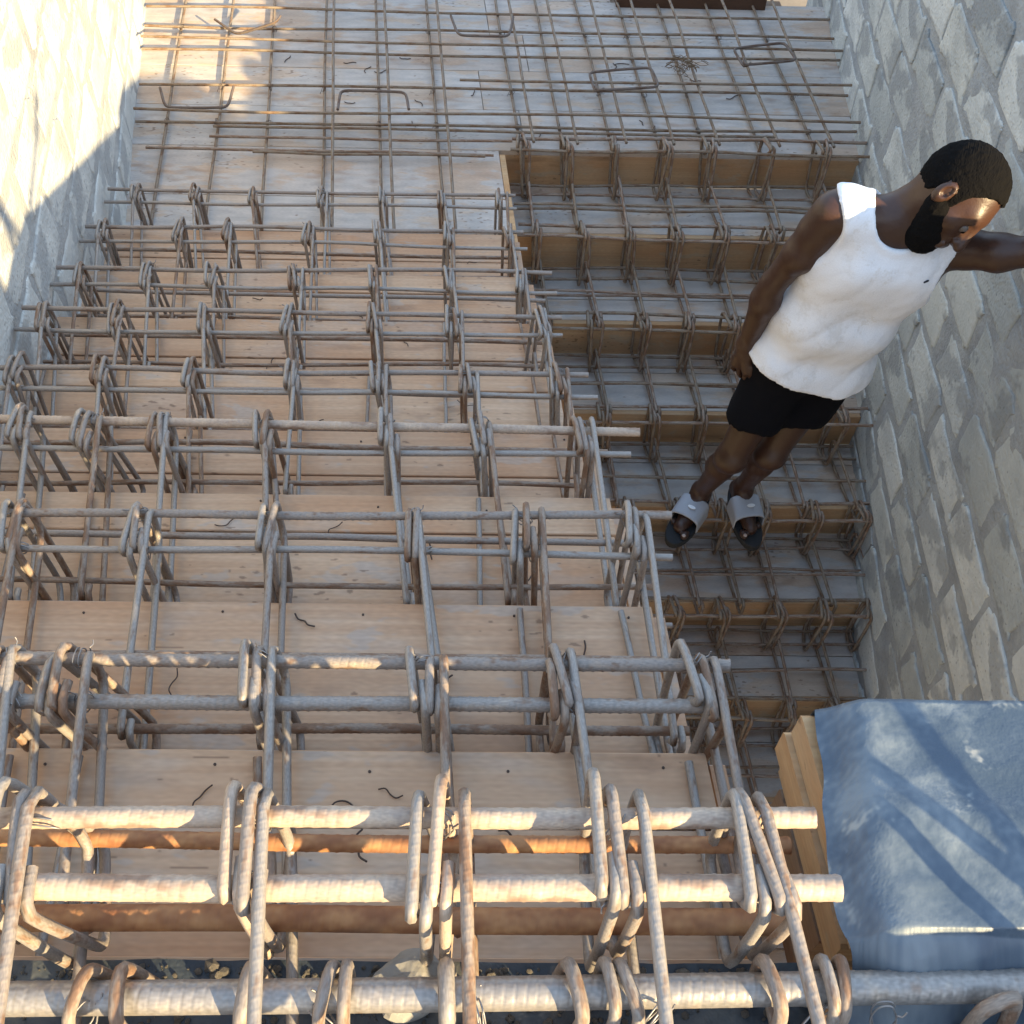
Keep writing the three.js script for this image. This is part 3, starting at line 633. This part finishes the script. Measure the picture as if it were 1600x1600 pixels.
// ---------------------------------------------------------------- the man on the right flight
// surface nets: meshes a signed distance on a grid
function skin(sdf, lo, hi, cell) {
  const nx = Math.ceil((hi.x - lo.x) / cell) + 1, ny = Math.ceil((hi.y - lo.y) / cell) + 1, nz = Math.ceil((hi.z - lo.z) / cell) + 1;
  const f = new Float32Array(nx * ny * nz), id = (i, j, k) => i + nx * (j + ny * k), p = V(0, 0, 0);
  for (let k = 0; k < nz; k++) for (let j = 0; j < ny; j++) for (let i = 0; i < nx; i++) { p.set(lo.x + i * cell, lo.y + j * cell, lo.z + k * cell); f[id(i, j, k)] = sdf(p); }
  const vert = new Int32Array(nx * ny * nz).fill(-1), pos = [], idx = [];
  const E8 = [[0, 0, 0], [1, 0, 0], [0, 1, 0], [1, 1, 0], [0, 0, 1], [1, 0, 1], [0, 1, 1], [1, 1, 1]], ED = [[0, 1], [2, 3], [4, 5], [6, 7], [0, 2], [1, 3], [4, 6], [5, 7], [0, 4], [1, 5], [2, 6], [3, 7]];
  for (let k = 0; k < nz - 1; k++) for (let j = 0; j < ny - 1; j++) for (let i = 0; i < nx - 1; i++) {
    const v = E8.map(([a, b, c]) => f[id(i + a, j + b, k + c)]);
    let neg = 0; for (const q of v) if (q < 0) neg++;
    if (!neg || neg === 8) continue;
    let sx = 0, sy = 0, sz = 0, n = 0;
    for (const [a, b] of ED) if ((v[a] < 0) !== (v[b] < 0)) { const t = v[a] / (v[a] - v[b]); sx += mix(E8[a][0], E8[b][0], t); sy += mix(E8[a][1], E8[b][1], t); sz += mix(E8[a][2], E8[b][2], t); n++; }
    vert[id(i, j, k)] = pos.length / 3;
    pos.push(lo.x + (i + sx / n) * cell, lo.y + (j + sy / n) * cell, lo.z + (k + sz / n) * cell);
  }
  const quad = (a, b, c, d, flip) => { if (a < 0 || b < 0 || c < 0 || d < 0) return; flip ? idx.push(a, c, b, a, d, c) : idx.push(a, b, c, a, c, d); };
  for (let k = 1; k < nz - 1; k++) for (let j = 1; j < ny - 1; j++) for (let i = 1; i < nx - 1; i++) {
    const a = f[id(i, j, k)] < 0;
    if (a !== (f[id(i + 1, j, k)] < 0)) quad(vert[id(i, j - 1, k - 1)], vert[id(i, j, k - 1)], vert[id(i, j, k)], vert[id(i, j - 1, k)], !a);
    if (a !== (f[id(i, j + 1, k)] < 0)) quad(vert[id(i - 1, j, k - 1)], vert[id(i - 1, j, k)], vert[id(i, j, k)], vert[id(i, j, k - 1)], !a);
    if (a !== (f[id(i, j, k + 1)] < 0)) quad(vert[id(i - 1, j - 1, k)], vert[id(i, j - 1, k)], vert[id(i, j, k)], vert[id(i - 1, j, k)], !a);
  }
  const g = new THREE.BufferGeometry();
  g.setAttribute('position', new THREE.Float32BufferAttribute(pos, 3)); g.setIndex(idx); g.computeVertexNormals();
  const uv = []; for (let i = 0; i < pos.length; i += 3) uv.push(pos[i] * 2 + pos[i + 2], pos[i + 1] * 2);
  g.setAttribute('uv', new THREE.Float32BufferAttribute(uv, 2));
  return g;
}
const smin = (a, b, k) => { const h = clamp(0.5 + 0.5 * (b - a) / k); return mix(b, a, h) - k * h * (1 - h); };
const smax = (a, b, k) => -smin(-a, -b, k);
const cone = (p, a, b, ra, rb) => { const bx = b.x - a.x, by = b.y - a.y, bz = b.z - a.z, px = p.x - a.x, py = p.y - a.y, pz = p.z - a.z; const t = clamp((px * bx + py * by + pz * bz) / (bx * bx + by * by + bz * bz)); return Math.hypot(px - bx * t, py - by * t, pz - bz * t) - mix(ra, rb, t); };
const ball = (p, c, r) => Math.hypot(p.x - c.x, p.y - c.y, p.z - c.z) - r;
{
  // joints
  const hipR = V(0.905, 0.33, 1.53), hipL = V(1.05, 0.315, 1.515), kneeR = V(0.815, -0.06, 1.55), kneeL = V(0.94, -0.06, 1.545), ankR = V(0.80, -0.385, 1.425), ankL = V(0.945, -0.385, 1.42);
  const pelvis = V(0.975, 0.39, 1.53), belly = V(0.995, 0.53, 1.545), chest = V(1.035, 0.72, 1.565), neckB = V(1.045, 0.885, 1.585);
  const shR = V(0.885, 0.875, 1.575), shL = V(1.185, 0.775, 1.6), elbR = V(0.80, 0.625, 1.535), wriR = V(0.785, 0.385, 1.505);
  const elbL = V(1.346, 0.868, 1.745), wriL = V(1.355, 1.03, 1.66);
  const U = V(0.722, 0.668, 0.181).normalize(), F = V(0.265, -0.507, 0.818); F.addScaledVector(U, -F.dot(U)).normalize();
  const Lv = U.clone().cross(F).normalize();                      // his left
  const HS = 1.02, hc = V(1.14, 0.953, 1.63);                               // centre of the skull
  const H = (u, l, f) => hc.clone().addScaledVector(U, u).addScaledVector(Lv, l).addScaledVector(F, f);
  const shrunk = V(0, 0, 0), scaled = (fn) => (p) => HS * fn(shrunk.copy(p).sub(hc).divideScalar(HS).add(hc));
  const loc = (p) => { const dx = p.x - hc.x, dy = p.y - hc.y, dz = p.z - hc.z; return [dx * U.x + dy * U.y + dz * U.z, dx * Lv.x + dy * Lv.y + dz * Lv.z, dx * F.x + dy * F.y + dz * F.z]; };
  const up = neckB.clone().sub(pelvis).normalize();
  const side = shL.clone().sub(shR); side.addScaledVector(up, -side.dot(up)).normalize();
  const front = side.clone().cross(up).normalize();                // towards the camera
  const T3 = (c, s, u, f) => c.clone().addScaledVector(side, s).addScaledVector(up, u).addScaledVector(front, f);
  const torso = (p, e) => {
    let d = cone(p, T3(pelvis, -0.07, -0.03, 0), T3(pelvis, 0.07, -0.03, 0), 0.098 + e, 0.098 + e);
    d = smin(d, cone(p, T3(belly, -0.055, 0, 0.005), T3(belly, 0.055, 0, 0.005), 0.092 + e, 0.092 + e), 0.06);
    d = smin(d, cone(p, T3(chest, -0.075, 0, 0), T3(chest, 0.075, 0, 0), 0.1 + e, 0.1 + e), 0.06);
    d = smin(d, cone(p, T3(chest, -0.06, 0.03, 0.045), T3(chest, 0.06, 0.03, 0.045), 0.062 + e, 0.062 + e), 0.04);
    d = smin(d, cone(p, shR.clone().lerp(neckB, 0.2), shL.clone().lerp(neckB, 0.2), 0.058 + e, 0.058 + e), 0.05);
    return d;
  };
  const skull = scaled((p) => {
    const [u, l, f] = loc(p);
    let d = Math.hypot((u - 0.02) / 1.0, l / 0.8, (f + 0.012) / 1.02) - 0.094;      // cranium, narrower than deep
    d *= 0.9;
    d = smin(d, cone(p, H(-0.035, 0, 0.03), H(-0.085, 0, 0.052), 0.057, 0.036), 0.035);   // jaw
    d = smin(d, cone(p, H(0.02, 0.028, 0.06), H(0.02, -0.028, 0.06), 0.026, 0.026), 0.02);  // brow
    d = smin(d, cone(p, H(-0.02, 0.04, 0.05), H(-0.02, -0.04, 0.05), 0.022, 0.022), 0.02);  // cheeks
    d = smax(d, -(ball(p, H(-0.002, 0.032, 0.094), 0.017)), 0.012);
    d = smax(d, -(ball(p, H(-0.002, -0.032, 0.094), 0.017)), 0.012);
    d = smin(d, cone(p, H(0.008, 0, 0.088), H(-0.033, 0, 0.108), 0.008, 0.013), 0.012);      // nose
    d = smin(d, cone(p, H(-0.034, 0.012, 0.096), H(-0.034, -0.012, 0.096), 0.0085, 0.0085), 0.008);
    d = smin(d, cone(p, H(-0.058, 0.018, 0.087), H(-0.058, -0.018, 0.087), 0.0075, 0.0075), 0.006);  // lips
    d = smin(d, cone(p, H(-0.068, 0.015, 0.086), H(-0.068, -0.015, 0.086), 0.008, 0.008), 0.006);
    for (const s of [-1, 1]) {                                                             // ears
      const e = Math.max(Math.hypot((u + 0.004) / 0.031, (f + 0.005) / 0.019, (l - s * 0.083) / 0.012) - 1, 0 - Math.hypot((u - 0.002) / 0.017, (f - 0.0) / 0.01, (l - s * 0.095) / 0.012) + 1) * 0.012;
      d = smin(d, e, 0.006);
    }
    return d;
  });
  const neck = (p) => cone(p, neckB.clone().addScaledVector(up, -0.02), H(-0.05, 0, -0.03), 0.056, 0.05);
  const foot = (p, a, dir) => { const toe = a.clone().addScaledVector(dir, 0.135); toe.y = a.y - 0.058; const heel = a.clone().addScaledVector(dir, -0.035); heel.y = a.y - 0.05; return smin(cone(p, heel, toe, 0.03, 0.024), cone(p, a, a.clone().addScaledVector(dir, 0.07).setY(a.y - 0.045), 0.034, 0.03), 0.03); };
  const dirR = V(-0.62, 0, 0.78).normalize(), dirL = V(0.05, 0, 1).normalize();
  const body = (p) => {
    let d = torso(p, 0);
    d = smin(d, smin(neck(p), skull(p), 0.03), 0.03);
    const legs = (h, k, a, dir) => { let q = cone(p, h, k, 0.072, 0.045); q = smin(q, ball(p, k.clone().add(V(0, 0.01, 0.012)), 0.042), 0.02); q = smin(q, cone(p, k, k.clone().lerp(a, 0.35).add(V(0, 0, -0.016)), 0.042, 0.043), 0.03); q = smin(q, cone(p, k.clone().lerp(a, 0.3), a, 0.041, 0.028), 0.02); return smin(q, foot(p, a, dir), 0.02); };
    d = smin(d, smin(legs(hipR, kneeR, ankR, dirR), legs(hipL, kneeL, ankL, dirL), 0.004), 0.03);
    const arm = (s, e, w) => smin(smin(cone(p, s, s.clone().lerp(e, 0.25), 0.054, 0.05), smin(cone(p, s.clone().lerp(e, 0.25), e, 0.043, 0.034), ball(p, s.clone().lerp(e, 0.52).add(V(0, 0, 0.012)), 0.043), 0.03), 0.018), smin(cone(p, e, e.clone().lerp(w, 0.25), 0.034, 0.039), cone(p, e.clone().lerp(w, 0.25), w, 0.039, 0.024), 0.02), 0.012);
    d = smin(d, arm(shR, elbR, wriR), 0.02);
    d = smin(d, arm(shL, elbL, wriL), 0.02);
    return d;
  };
  // hands: palm and five fingers as chains
  const hand = (w, along, palmN, thumbSide) => {           // along: wrist to knuckles; thumbSide: direction in which the thumb leaves
    const across = thumbSide.clone().normalize(), k0 = w.clone().addScaledVector(along, 0.085);
    const chains = [];
    [[0.03, 0.072, 0.0088], [0.01, 0.08, 0.0092], [-0.011, 0.074, 0.0088], [-0.031, 0.058, 0.0078]].forEach(([o, L, r], i) => {
      let a = k0.clone().addScaledVector(across, o), dir = along.clone().addScaledVector(across, o * 1.2).addScaledVector(palmN, 0.25).normalize();
      const pts = [a.clone().addScaledVector(along, -0.02)]; pts.push(a);
      for (const [q, bend] of [[0.45, 0.35], [0.3, 0.5], [0.25, 0.4]]) { a = a.clone().addScaledVector(dir, L * q); pts.push(a); dir = dir.clone().addScaledVector(palmN, bend + 0.06 * i).normalize(); }
      chains.push([pts, r]);
    });
    const tb = w.clone().addScaledVector(along, 0.025).addScaledVector(across, 0.026).addScaledVector(palmN, 0.008);
    const t1 = tb.clone().addScaledVector(along, 0.03).addScaledVector(across, 0.022).addScaledVector(palmN, 0.014), t2 = t1.clone().addScaledVector(along, 0.03).addScaledVector(across, 0.004).addScaledVector(palmN, 0.012);
    chains.push([[tb, t1, t2], 0.0105]);
    return (p) => {
      let d = smin(cone(p, w.clone(), k0.clone().addScaledVector(across, 0.018), 0.024, 0.016), cone(p, w.clone(), k0.clone().addScaledVector(across, -0.022), 0.022, 0.014), 0.015);
      d = smin(d, cone(p, w.clone().addScaledVector(along, 0.03), tb, 0.018, 0.015), 0.012);
      let fg = 1;
      for (const [pts, r] of chains) { let c = 1; for (let i = 0; i < pts.length - 1; i++) c = smin(c, cone(p, pts[i], pts[i + 1], r * (1 - 0.08 * i), r * (1 - 0.08 * (i + 1))), 0.003); fg = Math.min(fg, c); }
      return smin(d, fg, 0.006);
    };
  };
  const handR = hand(wriR, V(0.02, -0.97, 0.12).normalize(), V(0.72, -0.1, -0.6).normalize(), V(0.62, 0, 0.72).normalize());
  const handL = hand(wriL, V(0.06, 0.9, -0.4).normalize(), V(0.97, -0.04, 0.14).normalize(), V(-0.1, 0.4, 0.9).normalize());

  const skinMat = new THREE.MeshPhysicalMaterial({ color: new THREE.Color().setRGB(0.05, 0.022, 0.013), roughness: 0.42, specularIntensity: 0.9, bumpMap: gritBump, bumpScale: 0.0006 });
  const man = thing('person', 'man in white sleeveless top and black shorts leaning on the right wall', 'person', [0.9, -0.47, 1.47]);
  const bx = (p, q) => [V(...p), V(...q)];
  const gBody = skin(body, ...bx([0.66, -0.52, 1.3], [1.45, 1.14, 1.82]), 0.011);
  const gHead = skin((p) => smin(skull(p), neck(p), 0.03), ...bx([0.95, 0.78, 1.44], [1.34, 1.14, 1.82]), 0.0042);
  const gHR = skin((p) => smin(handR(p), cone(p, wriR.clone().lerp(elbR, 0.35), wriR, 0.026, 0.0255), 0.012), ...bx([0.7, 0.15, 1.4], [0.89, 0.45, 1.62]), 0.0038);
  const gHL = skin((p) => smin(handL(p), cone(p, wriL.clone().lerp(elbL, 0.35), wriL, 0.026, 0.0255), 0.012), ...bx([1.26, 0.92, 1.46], [1.46, 1.27, 1.8]), 0.005);
  part('body', mergeGeometries([gBody, gHead, gHR, gHL]), skinMat, man);

  // clothing
  const wr = (p) => 0.0042 * (1 - Math.abs(N(p.x * 9 - p.y * 5, p.y * 3.2 + p.x * 2, p.z * 6)) * 2.2) - 0.003 + 0.003 * N(p.x * 9 + p.y * 5, p.y * 7, p.z * 9) + 0.0016 * N(p.x * 26 - p.y * 18, p.y * 16 + p.x * 9, p.z * 20) + 0.0008 * N(p.x * 60, p.y * 30, p.z * 60);
  const neckC = T3(neckB, 0, 0.035, 0.03), rel = V(0, 0, 0);
  const top = (p) => {
    let d = torso(p, 0.009);
    d = smin(d, cone(p, T3(pelvis, -0.055, -0.075, 0.004), T3(pelvis, 0.055, -0.075, 0.004), 0.118, 0.118), 0.06);
    rel.copy(p).sub(pelvis);
    const hu = rel.dot(up), hs = rel.dot(side), hf = rel.dot(front);
    d = smin(d, cone(p, T3(belly, -0.06, -0.02, 0.006), T3(belly, 0.05, -0.02, 0.006), 0.1, 0.1), 0.06);
    d = smin(d, cone(p, T3(chest, -0.074, -0.07, 0.0), T3(chest, 0.066, -0.07, 0.0), 0.1, 0.1), 0.05);
    d += wr(p) * (0.9 + clamp(0.5 - hu * 1.2));
    const cuts = [-0.055 - hu - 0.012 * Math.sin(hs * 14 + 0.6)];                         // hem
    // neckline: a scoop round the neck; armholes: scoops outside the straps
    rel.copy(p).sub(neckC);
    const ns = rel.dot(side), nu = rel.dot(up), nf = rel.dot(front);
    cuts.push(-(Math.hypot(ns, nu * 0.85, nf * 0.8) - 0.084));
    for (const [sd, c] of [[-1, shR], [1, shL]]) { rel.copy(p).sub(c); const q = rel.dot(side) * sd, a = rel.dot(up); cuts.push(-(Math.hypot(q - 0.05, (a + 0.035) * 0.62) - 0.066)); }
    const edge = Math.max(...cuts);
    d -= 0.0022 * sstep(-0.017, -0.0125, edge);                                           // the turned hems
    for (const c of cuts) d = smax(d, c, 0.004);
    return d;
  };
  const clothTex = texture(512, 512, (u, v, n) => { const c = mix3([232, 233, 236], [206, 204, 202], sstep(0.1, 0.7, n(4, 4, 101) + 0.5 * n(11, 11, 102) + 0.25 * n(50, 50, 103)) * 0.6); const k = 1 + 0.03 * n(160, 160, 104); return mix3(c, [206, 200, 192], sstep(0.3, 0.8, n(5, 6, 105) + 0.5 * n(24, 24, 106) + 0.4 * n(90, 90, 107)) * 0.4).map((q) => q * k); });
  const shirtMat = new THREE.MeshStandardMaterial({ map: clothTex, roughness: 0.95, bumpMap: gritBump, bumpScale: 0.0009 });
  part('tank_top', skin(top, ...bx([0.74, 0.22, 1.33], [1.33, 1.02, 1.8]), 0.006), shirtMat, man);
  { // small dark emblem on the chest, set on the cloth
    const o = T3(chest, 0.085, 0.055, 0.3);
    for (let i = 0; i < 60; i++) { const d = top(o); if (d < 0.0005) break; o.addScaledVector(front, -d * 0.8); }
    const g = new THREE.CapsuleGeometry(0.0035, 0.012, 4, 10); g.rotateZ(-0.9); g.scale(1, 1, 0.35);
    g.applyQuaternion(new THREE.Quaternion().setFromUnitVectors(V(0, 0, 1), front)); g.translate(o.x, o.y, o.z);
    part('emblem', g, new THREE.MeshStandardMaterial({ color: new THREE.Color().setRGB(0.03, 0.035, 0.05), roughness: 0.9 }), man);
  }
  const clothBlack = new THREE.MeshPhysicalMaterial({ color: new THREE.Color().setRGB(0.006, 0.006, 0.008), roughness: 1, specularIntensity: 0.2 });
  const shorts = (p) => {
    let d = torso(p, 0.004);
    const leg = (h, k) => cone(p, h, k, 0.09, 0.08);
    d = smin(d, smin(leg(hipR, kneeR), leg(hipL, kneeL), 0.008), 0.04) + wr(p) * 1.3;
    const cutR = p.y - (hipR.y - 0.215 + 0.01 * Math.sin(p.x * 40)), top = 0.42 - p.y;
    d = smax(d, -cutR, 0.005); d = smax(d, -top, 0.005);
    return d;
  };
  part('shorts', skin(shorts, ...bx([0.72, 0.05, 1.33], [1.22, 0.48, 1.74]), 0.009), clothBlack, man);
  const hairMat = new THREE.MeshPhysicalMaterial({ color: new THREE.Color().setRGB(0.006, 0.0055, 0.0055), roughness: 1, specularIntensity: 0.15, bumpMap: gritBump, bumpScale: 0.004 });
  const tuft = (p) => 0.0018 * N(p.x * 75, p.y * 75, p.z * 75) + 0.0028 * N(p.x * 160, p.y * 160, p.z * 160);
  const hair = scaled((p) => {
    const [u, l, f] = loc(p);
    let d = (Math.hypot((u - 0.02), l / 0.8, (f + 0.012) / 1.02) - 0.094) * 0.9 - 0.006 + tuft(p);
    const line = (f > 0.02 ? mix(0.02, 0.08, sstep(0.01, 0.06, f)) : mix(0.012, -0.06, sstep(0.0, -0.05, f))) + 0.007 * N(p.x * 130, p.y * 130, p.z * 130);    // hairline: high in front, down to the nape behind
    const burn = f > -0.005 && f < 0.03 && Math.abs(l) > 0.05 ? 0.05 : 0;
    return smax(d, line - burn - u, 0.004);
  });
  part('hair', skin(hair, ...bx([0.95, 0.78, 1.44], [1.34, 1.14, 1.82]), 0.0042), hairMat, man);
  const beard = scaled((p) => {
    const [u, l, f] = loc(p);
    let d = cone(p, H(-0.04, 0, 0.03), H(-0.095, 0, 0.05), 0.064, 0.042);
    d = smin(d, cone(p, H(-0.03, 0.055, 0.01), H(-0.08, 0.03, 0.045), 0.03, 0.03), 0.02);
    d = smin(d, cone(p, H(-0.03, -0.055, 0.01), H(-0.08, -0.03, 0.045), 0.03, 0.03), 0.02);
    d += tuft(p);
    d = smax(d, u + 0.047 + Math.max(0, 0.05 - Math.abs(l)) * 0.35 - Math.max(0, Math.abs(l) - 0.045) * 1.9, 0.006);
    d = smax(d, -(Math.hypot((u + 0.063) / 0.7, l / 1.4, f - 0.094) - 0.017), 0.004);
    return d;
  });
  part('beard', skin(beard, ...bx([0.95, 0.78, 1.44], [1.34, 1.14, 1.82]), 0.0042), hairMat, man);
  const eyeG = new THREE.SphereGeometry(0.0115, 16, 12);
  for (const s of [-1, 1]) {
    const e = place('eye', eyeG, new THREE.MeshStandardMaterial({ color: new THREE.Color().setRGB(0.1, 0.08, 0.07), roughness: 0.4 }), man, H(-0.003 * HS, s * 0.032 * HS, 0.077 * HS));
    const ir = shadowy(new THREE.Mesh(new THREE.SphereGeometry(0.006, 12, 8), hairMat)); ir.name = 'iris'; ir.position.copy(F.clone().multiplyScalar(0.0068)).addScaledVector(U, -0.004); e.add(ir);
  }
  // sandals: black sole, broad grey strap with a small pale mark
  const soleMat = new THREE.MeshStandardMaterial({ color: new THREE.Color().setRGB(0.012, 0.012, 0.013), roughness: 0.8 });
  const strapMat = new THREE.MeshStandardMaterial({ color: new THREE.Color().setRGB(0.34, 0.34, 0.36), roughness: 0.5, bumpMap: gritBump, bumpScale: 0.0008 });
  const markMat = new THREE.MeshStandardMaterial({ color: new THREE.Color().setRGB(0.75, 0.75, 0.75), roughness: 0.6 });
  const nailMat = new THREE.MeshStandardMaterial({ color: new THREE.Color().setRGB(0.4, 0.28, 0.22), roughness: 0.4 });
  for (const [a, dir] of [[ankR, dirR], [ankL, dirL]]) {
    const yaw = Math.atan2(dir.x, dir.z), M = new THREE.Matrix4().makeRotationY(yaw); M.setPosition(a.x, a.y, a.z);
    const sh = new THREE.Shape(); sh.setFromPoints([...Array(40)].map((_, i) => { const t = i / 40 * Math.PI * 2, z = Math.sin(t), wdt = 0.042 + 0.010 * z; return new THREE.Vector2(Math.cos(t) * wdt, z * 0.135 + 0.065); }));
    const sole = new THREE.ExtrudeGeometry(sh, { depth: 0.02, bevelEnabled: true, bevelSize: 0.004, bevelThickness: 0.004, bevelSegments: 2 });
    sole.rotateX(Math.PI / 2); sole.scale(1, 1, 1); sole.translate(0, -0.074, 0); sole.applyMatrix4(M);
    const so = part('sandal', sole, soleMat, man);
    const arc = []; for (let i = 0; i <= 14; i++) { const t = i / 14 * Math.PI; arc.push([-Math.cos(t) * 0.05, -0.078 + Math.pow(Math.sin(t), 0.32) * 0.066]); }
    const pos = [], idx = [];
    for (const [zz, lift] of [[0.032, 0.008], [0.04, 0.012], [0.108, -0.002], [0.116, -0.006]]) for (const th of [0.004, 0]) arc.forEach(([x, y], i) => pos.push(x * (th ? 1.06 : 0.98), y + th + (i > 1 && i < 13 ? lift : 0), zz));
    const n = arc.length;
    for (let r = 0; r < 3; r++) for (let i = 0; i < n - 1; i++) for (const o of [0, n]) { const p0 = r * 2 * n + o + i, p1 = p0 + 2 * n; o ? idx.push(p0, p0 + 1, p1, p0 + 1, p1 + 1, p1) : idx.push(p0, p1, p0 + 1, p0 + 1, p1, p1 + 1); }
    for (const r of [0, 3]) for (let i = 0; i < n - 1; i++) { const p0 = r * 2 * n + i, p1 = p0 + n; r ? idx.push(p0, p1, p0 + 1, p0 + 1, p1, p1 + 1) : idx.push(p0, p0 + 1, p1, p0 + 1, p1 + 1, p1); }
    const sg = new THREE.BufferGeometry(); sg.setAttribute('position', new THREE.Float32BufferAttribute(pos, 3)); sg.setIndex(idx); sg.computeVertexNormals();
    sg.setAttribute('uv', new THREE.Float32BufferAttribute(pos.flatMap((v, i) => i % 3 === 1 ? [] : [v * 3]), 2));
    sg.applyMatrix4(M); part('strap', sg, strapMat, man, so);
    const mk = new THREE.CylinderGeometry(0.009, 0.009, 0.002, 16); mk.scale(1.5, 1, 0.8); mk.rotateX(-0.05); mk.translate(0.006, 0.0, 0.082); mk.applyMatrix4(M); part('strap_mark', mk, markMat, man, so);
    for (let i = 0; i < 5; i++) { const tg = new THREE.SphereGeometry(i ? 0.0095 : 0.0135, 12, 8); tg.scale(1, 0.85, 1.5); const sx = dir === dirR ? 1 : -1; tg.translate(sx * (0.028 - i * 0.0145), -0.06, 0.155 - i * 0.008); tg.applyMatrix4(M); part('toe', tg, skinMat, man); if (!i) { const ng = new THREE.SphereGeometry(0.007, 10, 6); ng.scale(1, 0.4, 1); ng.translate(sx * 0.028, -0.05, 0.166); ng.applyMatrix4(M); part('toenail', ng, nailMat, man); } }
  }
}

renderer.render(scene, camera);
